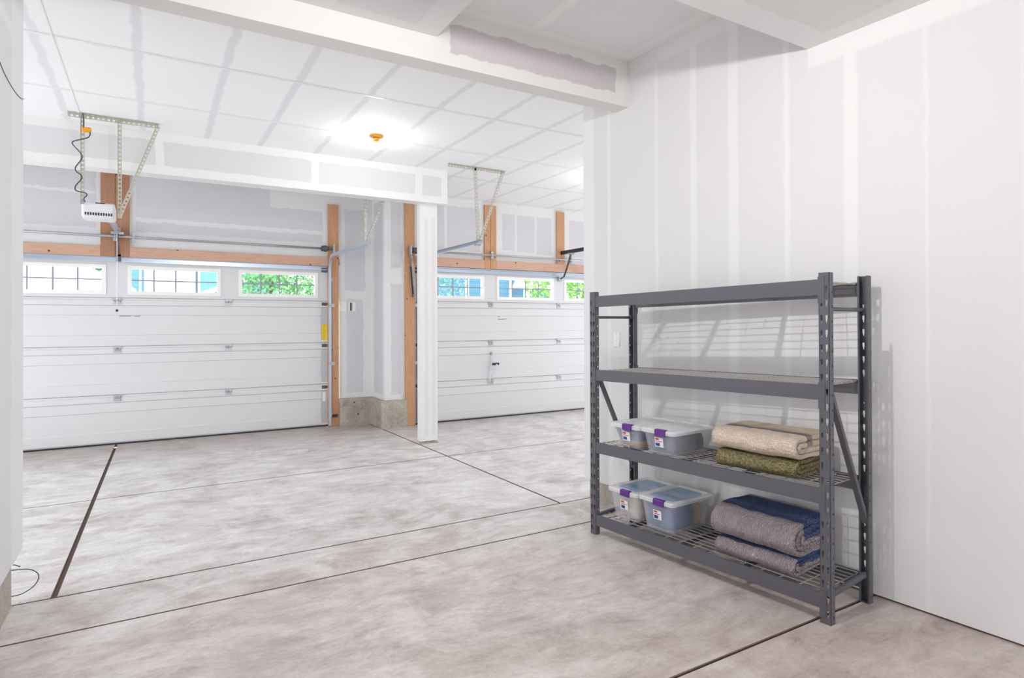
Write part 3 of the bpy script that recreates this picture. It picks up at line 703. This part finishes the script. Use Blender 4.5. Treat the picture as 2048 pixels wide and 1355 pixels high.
# ------------------------------------------------------------ storage rack
RA = R(4.8)
rack = thing('storage_rack', (2.987, 1.917, .033), 'tall charcoal steel storage rack with wire decks against the right wall', 'shelf', RA)
SLP = -.0145
def zo(y): return SLP * y
HP = 1.815; D = .455
def post_mesh():
    b = MB(); t = .002; Wd = .055; fl = .040
    holes = []
    for i in range(23):
        zc = .05 + .0762 * i
        for xc, sgn in ((.014, 1), (.041, -1)):
            holes.append([(xc - .0055, zc + .020), (xc + .0055, zc + .020), (xc + .0060, zc + .004), (xc + .002 + .001 * sgn, zc - .018), (xc - .002 + .001 * sgn, zc - .018), (xc - .0060, zc + .004)])
    # web in local yz, at x=0..t
    mweb = Mx(((0, 0, 1, 0), (1, 0, 0, -.055), (0, 1, 0, 0), (0, 0, 0, 1)))
    b.prism([(0, 0), (Wd, 0), (Wd, HP), (0, HP)], 0, t, mweb, holes)
    fh = []
    for i in range(23):
        zc = .035 + .0762 * i
        fh.append([(.028 + .0045 * cos(a * pi / 3), zc + .008 * sin(a * pi / 3)) for a in range(6)])
    for y in (-.055, -.002):
        mf = Mx(((1, 0, 0, 0), (0, 0, 1, y), (0, 1, 0, 0), (0, 0, 0, 1)))
        b.prism([(0, 0), (fl, 0), (fl, HP), (0, HP)], 0, .002, mf, fh)
    for y in (-.055, -.009): b.box((fl - .002, y, 0), (fl, y + .009, HP))     # return lips
    b.box((-.001, -.056, 0), (fl + .002, .001, .004))
    return b.mesh('post', M['rack'])
pm = post_mesh()
for x, m, y in ((0, 1, 0), (0, 1, 1.745), (D, -1, 0), (D, -1, 1.745)):
    o = link('post', pm, rack, (x, y, zo(y))); o.scale = (m, 1, 1)
levels = [1.781, 1.233, .693, .153]
prof = [(0, 0), (.030, 0), (.030, .062), (.014, .062), (.014, .080), (0, .080)]
def beam_mesh():
    b = MB(); n = len(prof); y0, y1 = .0, 1.69
    vs = [(x, y0, z) for x, z in prof] + [(x, y1, z + SLP * 1.69) for x, z in prof]
    fs = [(i, (i + 1) % n, n + (i + 1) % n, n + i) for i in range(n)] + [tuple(range(n))[::-1], tuple(range(n, 2 * n))]
    b.add(vs, fs); return b.mesh('beam', M['rack'])
def conn_mesh():
    b = MB(); h = .14
    b.prism(rrect(-.0305, -.075, .001, .065, .004, 2), -.0035, .0, Mx(((0, 0, 1, 0), (1, 0, 0, 0), (0, 1, 0, .02), (0, 0, 0, 1))))
    for z in (-.04, -.01, .025, .06):
        b.lathe([(.0035, 0), (.0035, .002)], 8, Mx.Translation((-.0035, -.017, z + .0)) @ Mx.Rotation(-pi / 2, 4, 'Y'))
    b.box((-.0035, 0.0, -.055), (.03, .003, .082))
    return b.mesh('beam_connector', M['rack'])
bmh, cmh = beam_mesh(), conn_mesh()
import bmesh as _bm
for me in (bmh,):
    q = _bm.new(); q.from_mesh(me); _bm.ops.recalc_face_normals(q, faces=q.faces); q.to_mesh(me); q.free()
for lv in levels:
    for x, m in ((0, 1), (D, -1)):
        bo = link('beam', bmh, rack, (x, 0, lv - .08)); bo.scale = (m, 1, 1)
        c1 = link('beam_connector', cmh, bo, (0, 0, .01)); c2 = link('beam_connector', cmh, bo, (0, 1.69, .01 + zo(1.69))); c2.scale = (1, -1, 1)
segs = [(.015, .487), (.493, .947), (.953, 1.397), (1.403, 1.675)]
for k, (a, c) in enumerate(segs):
    b = MB()
    nx = 8; ny = max(2, round((c - a) / .113))
    for i in range(nx + 1):
        x = .018 + (D - .036) * i / nx
        b.tube([(x, a, zo(a) + .003), (x, c, zo(c) + .003)], .0030, 5)
    for j in range(ny + 1):
        y = a + .004 + (c - a - .008) * j / ny
        b.tube([(.012, y, zo(y) - .002), (D - .012, y, zo(y) - .002)], .0032, 5)
    me = b.mesh('wire_deck', M['wire'])
    for lv in levels: link('wire_deck', me, rack, (0, 0, lv - .009))
sb = MB(); sb.prism([(-.016, -.022), (.016, -.022), (.016, .0), (.013, .0), (.013, -.019), (-.013, -.019), (-.013, 0), (-.016, 0)], .014, D - .014, Mx(((0, 0, 1, 0), (1, 0, 0, 0), (0, 1, 0, 0), (0, 0, 0, 1))))
sbm = sb.mesh('deck_support', M['rack'])
for lv in levels:
    for y in (.49, .95, 1.40): link('deck_support', sbm, rack, (0, y, lv - .015 + zo(y)))
for yb in (-.028, 1.718):
    z = zo(yb)
    MB().tube([(.035, yb, 1.625 + z), (D - .035, yb, 1.625 + z)], .011, 10).obj('cross_brace', M['rack'], rack, smooth=True)
    MB().sweep([(-.012, -.016), (.012, -.016), (.012, .016), (-.012, .016)], [(.03, yb, .135 + z), (D - .03, yb, .155 + z)], (0, 0, 1)).obj('cross_brace', M['rack'], rack, bevel=.008, fix=True)
    MB().sweep([(-.012, -.016), (.012, -.016), (.012, .016), (-.012, .016)], [(.025, yb, 1.25 + z), (D - .02, yb, .44 + z)], (0, 1, 0)).obj('diagonal_brace', M['rack'], rack, bevel=.004, fix=True)

def rackpt(s, dx, z):      # point on the rack: s along the length from the near post, dx depth
    return V((2.987 + dx * cos(RA) - s * sin(RA), 1.917 + dx * sin(RA) + s * cos(RA), .033 + z + zo(s)))
# ------------------------------------------------------------ plastic bins
def loft(b, rings):
    n = len(rings[0]); vs = [p for r_ in rings for p in r_]
    fs = [(i * n + k, i * n + (k + 1) % n, (i + 1) * n + (k + 1) % n, (i + 1) * n + k) for i in range(len(rings) - 1) for k in range(n)]
    base = b.add(vs, fs); return base, n
def bin_box(loc, rz, h, label, lidmat, w=.27, l=.42):
    """local x = long axis into the rack, y = width; short end with latch faces -x"""
    t = thing('storage_bin', loc, label, 'bin', rz, 'clear latch bins on the rack')
    b = MB(); tp = .026
    def ring(k, z, g=0): return [(x, y, z) for x, y in rrect(-l / 2 + k - g, -w / 2 + k - g, l / 2 - k + g, w / 2 - k + g, .03, 4)]
    outer = [ring(tp + .008, 0), ring(tp, .008), ring(.006, h - .03), ring(.003, h - .022), ring(-.004, h - .02), ring(-.004, h - .012)]
    inner = [ring(.001, h - .012, 0), ring(.009, h - .03), ring(tp + .003, .011), ring(tp + .012, .004)]
    base, n = loft(b, outer + inner)
    b.f.append(tuple(base + k for k in range(n))[::-1]); m = base + (len(outer + inner) - 1) * n; b.f.append(tuple(m + k for k in range(n)))
    b.obj('tub', M['bin'], t, smooth=False)
    b = MB()
    o1 = [ring(-.010, h - .022), ring(-.012, h - .004), ring(-.006, h + .006), ring(.012, h + .008), ring(.022, h + .001)]
    i1 = [ring(-.006, h - .022)]
    base, n = loft(b, i1 + o1); b.f.append(tuple(base + (len(o1)) * n + k for k in range(n)))
    b.obj('lid', M['lid'], t, smooth=False)
    MB().prism(rrect(-l / 2 + .05, -w / 2 + .04, l / 2 - .05, w / 2 - .04, .02, 3), h + .0015, h + .005).obj('lid_panel', lidmat, t)
    for s in (-1,):
        b = MB(); x = s * (l / 2 + .012)
        for a in (0,):
            pr = [(x - s * .022, h + .012), (x + s * .003, h + .011), (x + s * .007, h + .002), (x + s * .006, h - .030), (x + s * .001, h - .034), (x, h - .004), (x - s * .006, h + .006), (x - s * .022, h + .008)]
            y0, y1 = -w * .30, w * .02
            vs = [(px, y0, pz) for px, pz in pr] + [(px, y1, pz) for px, pz in pr]; n_ = len(pr)
            b.add(vs, [(i, (i + 1) % n_, n_ + (i + 1) % n_, n_ + i) for i in range(n_)] + [tuple(range(n_)), tuple(range(n_, 2 * n_))[::-1]])
        if s < 0: b.v = [(vx, -vy if False else vy, vz) for vx, vy, vz in b.v]
        b.obj('latch', M['purple'], t, fix=True)
    # label on the front end
    zc = h * .52; x = -l / 2 + tp * (1 - zc / h) + .002 - .004
    tilt = math.atan2(tp - .006, h)
    lb = MB(); lb.box((-.0012, -.036, -.032), (0, .036, .032)); lo = lb.obj('label', M['paper'], t, (x, -.01, zc), (0, -tilt, 0))
    lb = MB(); lb.box((-.002, .0, .016), (-.0012, .03, .027)); lb.box((-.002, -.024, .004), (-.0012, .03, .009)); lb.obj('red_print', M['redink'], lo)
    lb = MB(); lb.box((-.002, -.006, -.026), (-.0012, .03, -.004)); lb.obj('blue_print', M['blueink'], lo)
    return t
from mathutils import noise as mnoise
def lump(name, label, loc, size, mat, rz=0, seed=0, cat='clothing'):
    """a folded heap of cloth: soft box with creases"""
    import bmesh
    bm = bmesh.new(); bmesh.ops.create_cube(bm, size=1)
    bmesh.ops.subdivide_edges(bm, edges=bm.edges, cuts=9, use_grid_fill=True)
    for v in bm.verts:
        p = v.co * 2
        q = V((abs(p.x), abs(p.y), abs(p.z))); r_ = (q.x ** 5 + q.y ** 5 + q.z ** 5) ** .2
        p = p / r_ * max(q) if r_ else p
        p = p / 2
        nn = mnoise.noise(V((p.x * 3, p.y * 3, p.z * 9)) + V((seed, 0, 0)))
        v.co = V((p.x * size[0] * (1 + .12 * nn), p.y * size[1] * (1 + .12 * nn), (p.z + .5) * size[2] * (1 + .10 * nn * (p.z + .5))))
    uv = bm.loops.layers.uv.new('UVMap')
    for f in bm.faces:
        f.smooth = True
        for l in f.loops: l[uv].uv = (l.vert.co.z / size[2], l.vert.co.x / size[0] + .5)
    me = bpy.data.meshes.new(name); bm.to_mesh(me); bm.free(); me.materials.append(mat)
    o = link(name, me, None, loc, (0, 0, rz)); return tag(o, label, cat, 'clothes folded in the bins')
navy = fabric('navy_cloth', [(0, rgb(78, 84, 112)), (1, rgb(78, 84, 112))], 120, .3, speck=.2)
black_cloth = fabric('charcoal_cloth', [(0, rgb(58, 56, 62)), (1, rgb(58, 56, 62))], 120, .3, speck=.2)
denim = fabric('blue_cloth', [(0, rgb(74, 104, 160)), (1, rgb(70, 100, 156))], 120, .4, speck=.2)
cream = fabric('cream_cloth', [(0, rgb(232, 220, 200)), (1, rgb(232, 220, 200))], 120, .4, speck=.1)
tan = fabric('tan_cloth', [(0, rgb(206, 158, 96)), (.38, rgb(206, 158, 96)), (.4, rgb(96, 112, 150))], 120, .4, speck=.2)
ochre = fabric('ochre_cloth', [(0, rgb(214, 188, 130)), (1, rgb(214, 188, 130))], 120, .4, speck=.1)
zl3, zl4 = levels[2] - .003, levels[3] - .003
BZ = R(4.0)
def bincenter(nx_, ny_, l, w, tp=.026):   # from the near front bottom corner (world x,y)
    c = V((nx_ - tp * .7, ny_ - tp * .7)); return (c.x + l / 2 * cos(BZ) - w / 2 * sin(BZ), c.y + l / 2 * sin(BZ) + w / 2 * cos(BZ))
hB, hD = .165, .215
x, y = bincenter(2.925, 2.892, .42, .275); zB = .033 + zl3 + zo(1.1); cB = (x, y)
bin_box((x, y, zB), BZ, hB, 'shallow clear bin with purple latch and dark cloth inside, upper shelf, nearer of the pair', M['lid'], .275, .42)
lump('folded_clothes', 'dark navy cloth folded inside the nearer bin of the upper pair', (x - .045, y, zB + .006), (.27, .222, .135), navy, BZ, 1)
lump('folded_clothes', 'charcoal cloth bundle at the wall end of the nearer upper bin', (x + .115, y + .01, zB + .006), (.09, .20, .125), black_cloth, BZ, 5)
x, y = bincenter(2.905, 3.195, .42, .275); zA = .033 + zl3 + zo(1.4)
bin_box((x, y, zA), BZ, hB, 'shallow clear bin with purple latch, upper shelf, next to the rack\'s far post', M['lid'], .275, .42)
lump('folded_clothes', 'blue and tan clothes folded inside the upper bin by the far post', (x - .01, y - .02, zA + .006), (.33, .19, .13), tan, BZ, 2)
x, y = bincenter(2.985, 2.965, .42, .29); zD = .033 + zl4 + zo(1.1)
bin_box((x, y, zD), BZ, hD, 'deep clear bin with blue cloth inside, bottom shelf, nearer of the pair', M['lidpanel'], .29, .42)
lump('folded_clothes', 'blue cloth folded inside the nearer bin on the bottom shelf', (x - .055, y, zD + .006), (.25, .235, .175), denim, BZ, 3)
lump('folded_clothes', 'pale ochre cloth at the wall end of the nearer bottom bin', (x + .12, y + .01, zD + .006), (.09, .21, .15), ochre, BZ, 4)
x, y = bincenter(2.955, 3.275, .42, .28); zC = .033 + zl4 + zo(1.45)
bin_box((x, y, zC), BZ, hD, 'deep clear bin of cream cloth, bottom shelf, next to the rack\'s far post', M['lidpanel'], .28, .42)
lump('folded_clothes', 'cream cloth folded inside the bottom bin by the far post', (x - .015, y - .01, zC + .006), (.31, .22, .165), cream, BZ, 6)

# ------------------------------------------------------------ folded blankets
def blanket(name, label, loc, rz, Wd, Ln, H, mat, seed, layers=2, rough=.006, group=None, taper=0.):
    """folded blanket: nested U folds, bend at the front (-x), running along y; open layered ends at +-y"""
    t = H / (2 * layers + .35)
    root = thing(name, loc, label, 'blanket', rz, group)
    for k in range(layers):
        r0 = H / 2 - t / 2 - k * (t + .002)                     # centreline radius of this fold
        x_in = -Wd / 2 + t / 2 + k * (t * 1.15) + r0
        path = []; xe = Wd / 2 - k * .012
        nL = 16
        for i in range(nL + 1): path.append((xe + (x_in - xe) * i / nL, r0, 0, 1))
        for i in range(1, 12):
            a = pi / 2 + pi * i / 12; path.append((x_in + r0 * cos(a) * 1.15, r0 * sin(a), cos(a), sin(a)))
        for i in range(nL + 1): path.append((x_in + (xe - x_in) * i / nL, -r0, 0, -1))
        # closed cross-section: outer side then inner side back
        m_ = len(path); hs = []
        for (px, pz, nx_, nz_) in path: hs.append((px + nx_ * t / 2, pz + nz_ * t / 2))
        # rounded tips
        inn = []
        for (px, pz, nx_, nz_) in reversed(path): inn.append((px - nx_ * t / 2, pz - nz_ * t / 2))
        loop = hs + inn; us = [i / (m_ - 1) for i in range(m_)] + [i / (m_ - 1) for i in reversed(range(m_))]
        nS = 34; b = MB(); n = len(loop)
        for j in range(nS + 1):
            fr = j / nS; yy = -Ln / 2 + Ln * fr
            e = min(fr, 1 - fr) * 2 * Ln / .05; edge = min(1., e)
            sx = 1 - .012 * (1 - edge) ** 2
            for (px, pz) in loop:
                d = mnoise.noise(V((px * 9, yy * 9, pz * 9 + seed))) * rough + mnoise.noise(V((px * 30, yy * 30, pz * 30 + seed))) * rough * .4
                front = max(0, -px / (Wd / 2)); sag = -.006 * (front ** 3) * (1 if pz > 0 else .2)
                yo = .010 * mnoise.noise(V((px * 12, pz * 20, seed + k * 3))) + k * .004 * (-1 if fr < .5 else 1)
                hz = 1 - taper * fr
                b.v.append((px * sx + d * .8, yy + yo, (H / 2 + pz + d + sag) * hz))
        for j in range(nS):
            for i in range(n):
                a = j * n + i; c = j * n + (i + 1) % n
                b.f.append((a, a + n, c + n, c))
        # end caps as quads between outer and inner sides
        for j, fl in ((0, 0), (nS, 1)):
            for i in range(m_ - 1):
                q = (j * n + i, j * n + i + 1, j * n + n - 2 - i, j * n + n - 1 - i)
                b.f.append(q if not fl else q[::-1])
        me = b.mesh('folded_layer', mat, True)
        uv = me.uv_layers.new(name='UVMap')
        for l in me.loops:
            vi = l.vertex_index; uv.data[l.index].uv = (us[vi % n], (vi // n) / nS)
        o = link('folded_layer', me, root)
        sd = o.modifiers.new('soft', 'SUBSURF'); sd.levels = 1; sd.render_levels = 2
    # tucked core
    b = MB(); r_c = max(.006, H / 2 - layers * (t + .002) - .001); sec = []
    for j in range(13):
        yy = -Ln / 2 + .006 + (Ln - .012) * j / 12
        ring = []
        for i in range(14):
            a = 2 * pi * i / 14
            px = (cos(a) * (Wd / 2 - layers * t * 1.15 - .02)); px = max(-Wd / 2 + layers * t * 1.3 + .01, px)
            ring.append((px + .01, yy, (H / 2 + sin(a) * r_c) * (1 - taper * j / 12)))
        sec.append(ring)
    base, n = loft(b, sec); b.f.append(tuple(base + k for k in range(n))); b.f.append(tuple(base + 12 * n + k for k in range(n))[::-1])
    o = b.obj('inner_fold', mat, root, smooth=True, fix=True)
    uvl = o.data.uv_layers.new(name='UVMap')
    for l in o.data.loops: uvl.data[l.index].uv = (.46, .5)
    return root
beige = rgb(252, 232, 212); bshade = rgb(178, 166, 164); taup = rgb(150, 138, 136)
m_beige = fabric('beige_wool', [(0, rgb(246, 228, 206)), (.225, bshade), (.29, beige), (.98, beige)], 150, .8, speck=.35)
m_olive = fabric('olive_knit', [(0, rgb(198, 186, 138)), (1, rgb(190, 178, 130))], 75, 1.0, speck=.85, bdist=.012)
blue_q = rgb(116, 134, 186); mauve = rgb(234, 216, 222)
m_quilt = fabric('blue_mauve_quilt', [(0, mauve), (.05, blue_q), (.36, mauve), (.98, mauve)], 60, 1., quilt=True, speck=.15, bdist=.022)
m_quilt2 = fabric('mauve_blue_quilt', [(0, blue_q), (.39, mauve), (.98, mauve)], 60, 1., quilt=True, speck=.15, bdist=.022)
def bl_loc(s, dx, z): p = rackpt(s, dx, z); return (p.x, p.y, p.z)
zt = levels[2] - .003; zb_ = levels[3] - .003
blanket('folded_blanket', 'olive green knitted blanket folded under the beige one on the upper rack shelf', bl_loc(.43, .245, zt), RA + R(3), .38, .50, .105, m_olive, 3, 2, .007, 'blankets on the rack')
blanket('folded_blanket', 'beige wool blanket with a grey stripe folded on top of the olive blanket', bl_loc(.44, .255, zt + .108), RA + R(1), .40, .54, .125, m_beige, 9, 2, .006, 'blankets on the rack')
blanket('folded_quilt', 'thinner mauve and blue quilt folded underneath on the bottom rack shelf', bl_loc(.44, .25, zb_), RA + R(2), .38, .50, .105, m_quilt2, 15, 2, .006, 'blankets on the rack')
blanket('folded_quilt', 'thick blue and mauve quilt folded on top of the thinner one', bl_loc(.44, .255, zb_ + .108), RA + R(0), .41, .54, .185, m_quilt, 21, 3, .008, 'blankets on the rack')

# ------------------------------------------------------------ outdoors, seen through the door windows
gr = struct('ground'); 
MB().box((-60, 9.95, -.35), (80, 90, -.12)).obj('driveway', simple('driveway_concrete', rgb(206, 204, 200), .9, 0, .05, 2), gr)
wsid = siding('white_siding', rgb(236, 236, 244), .86); tsid = siding('teal_siding', rgb(112, 176, 190), .74); bsid = siding('blue_siding', rgb(84, 140, 172), .6, 1 / .2)
trimm = simple('white_trim', rgb(248, 248, 248), .6); roofm = simple('grey_roof', rgb(120, 124, 128), .9, 0, .1, 3)
h = thing('house', (-8, 24, -.12), 'white sided house with a sloping gable seen through the left door window', 'house', 0, 'neighbouring houses')
PX = Mx(((1, 0, 0, 0), (0, 0, 1, 0), (0, 1, 0, 0), (0, 0, 0, 1)))
MB().prism([(-4, 0), (7.1, 0), (7.1, 2.95), (1.5, 5.92), (-4, 3.0)], 0, 3.8, PX).obj('wall', wsid, h, fix=True)
b = MB(); b.prism([(7.5, 2.74), (7.5, 2.9), (1.5, 6.08), (-4.5, 2.9), (-4.5, 2.74), (1.5, 5.92)], -.4, 4.1, PX); b.obj('roof', trimm, h, fix=True)
h = thing('house', (-1.74, 31.4, -.12), 'pale teal house with white trim seen through the middle window of the left door', 'house', 0, 'neighbouring houses'); h.scale = (1.163,) * 3
MB().box((0, 0, 0), (6, 7, 5.5)).obj('wall', tsid, h)
MB().box((1.2, -.12, 0), (2.92, 0, 5.0)).obj('white_bay', wsid, h)
MB().box((1.04, -.05, 0), (1.12, 0, 5.4)).obj('corner_trim', trimm, h); MB().box((3.02, -.06, 0), (3.11, 0, 5.4)).obj('corner_trim', trimm, h)
MB().prism([(3.12, 2.55), (6.3, 3.80), (6.3, 3.98), (3.12, 2.75)], -.5, -.1, PX).obj('porch_rail', trimm, h, fix=True)
MB().prism([(-.3, 5.4), (6.3, 5.4), (3, 7.2)], -.4, 7.3, PX).obj('roof', roofm, h, fix=True)
h = thing('house', (9.75, 19.6, -.12), 'blue sided house with a white porch seen through the right door windows', 'house', 0, 'neighbouring houses')
MB().box((0, 0, 0), (3.4, 6, 5.2)).obj('wall', bsid, h)
MB().box((1.69, -.08, 0), (1.80, 0, 5.2)).obj('corner_trim', trimm, h); MB().box((-.12, -.06, 0), (.0, 0.02, 5.2)).obj('corner_trim', trimm, h)
MB().prism([(1.78, 3.04), (1.98, 3.32), (3.4, 3.36), (3.4, 3.06), (2.0, 3.0)], -.9, -.0, PX).obj('porch_roof', trimm, h, fix=True)
MB().box((1.95, -.8, 0), (2.2, -.6, 3.04)).obj('porch_post', trimm, h)
MB().prism([(-.4, 5.1), (3.8, 5.1), (1.7, 6.8)], -.4, 6.3, PX).obj('roof', roofm, h, fix=True)
def tree(loc, label, r, zc, n, cols, seed, thin=1.):
    random.seed(seed)
    t = thing('tree', loc, label, 'tree', 0, 'trees outside the doors')
    MB().tube([(0, 0, 0), (.05, 0, zc * .5), (0, .05, zc)], [.12, .09, .05], 7).obj('trunk', simple('bark', rgb(110, 92, 78), .9), t)
    b = MB()
    for _ in range(n):
        while True:
            p = V((random.uniform(-1, 1), random.uniform(-1, 1), random.uniform(-1, 1)))
            if .25 < p.length < 1: break
        p = V((p.x * r[0], p.y * r[1], p.z * r[2] + zc)); s_ = random.uniform(.05, .11)
        a = V((random.gauss(0, 1), random.gauss(0, 1), random.gauss(0, 1))).normalized(); c = a.cross(V((random.gauss(0, 1), random.gauss(0, 1), .3))).normalized()
        b.add([tuple(p - a * s_), tuple(p + c * s_ * .5), tuple(p + a * s_), tuple(p - c * s_ * .5)], [(0, 1, 2, 3)])
    m = NT('leaves'); v = m.coord(); f = m.noise(v, 9, 3, .7)
    m.color(m.ramp(f, [(.3, rgb(*cols[0])), (.5, rgb(*cols[1])), (.68, rgb(*cols[2]))])); m.set(Roughness=.6)
    o = b.obj('leaves', m.m, t); o['kind'] = 'stuff'
tree((2.75, 17.5, -.12), 'leafy green tree seen through the right window of the left door', (1.3, 1.2, 2.2), 3.4, 4200, ((40, 120, 70), (96, 176, 110), (196, 236, 150)), 1)
tree((7.9, 19.0, -.12), 'sparse pale tree seen through the left window of the right door', (1.45, 1.0, 2.0), 3.3, 2200, ((60, 130, 140), (120, 180, 180), (190, 225, 220)), 2)
tree((11.45, 15.0, -.12), 'bright green shrubby tree seen beside the blue house porch', (2.05, 1.2, 2.2), 2.7, 5200, ((60, 130, 40), (130, 196, 80), (196, 234, 140)), 3)
tree((-2.65, 29.6, -.12), 'dark green tree behind the white house gable', (1.6, .8, 2.2), 4.2, 5000, ((36, 110, 80), (70, 150, 104), (110, 190, 140)), 4)
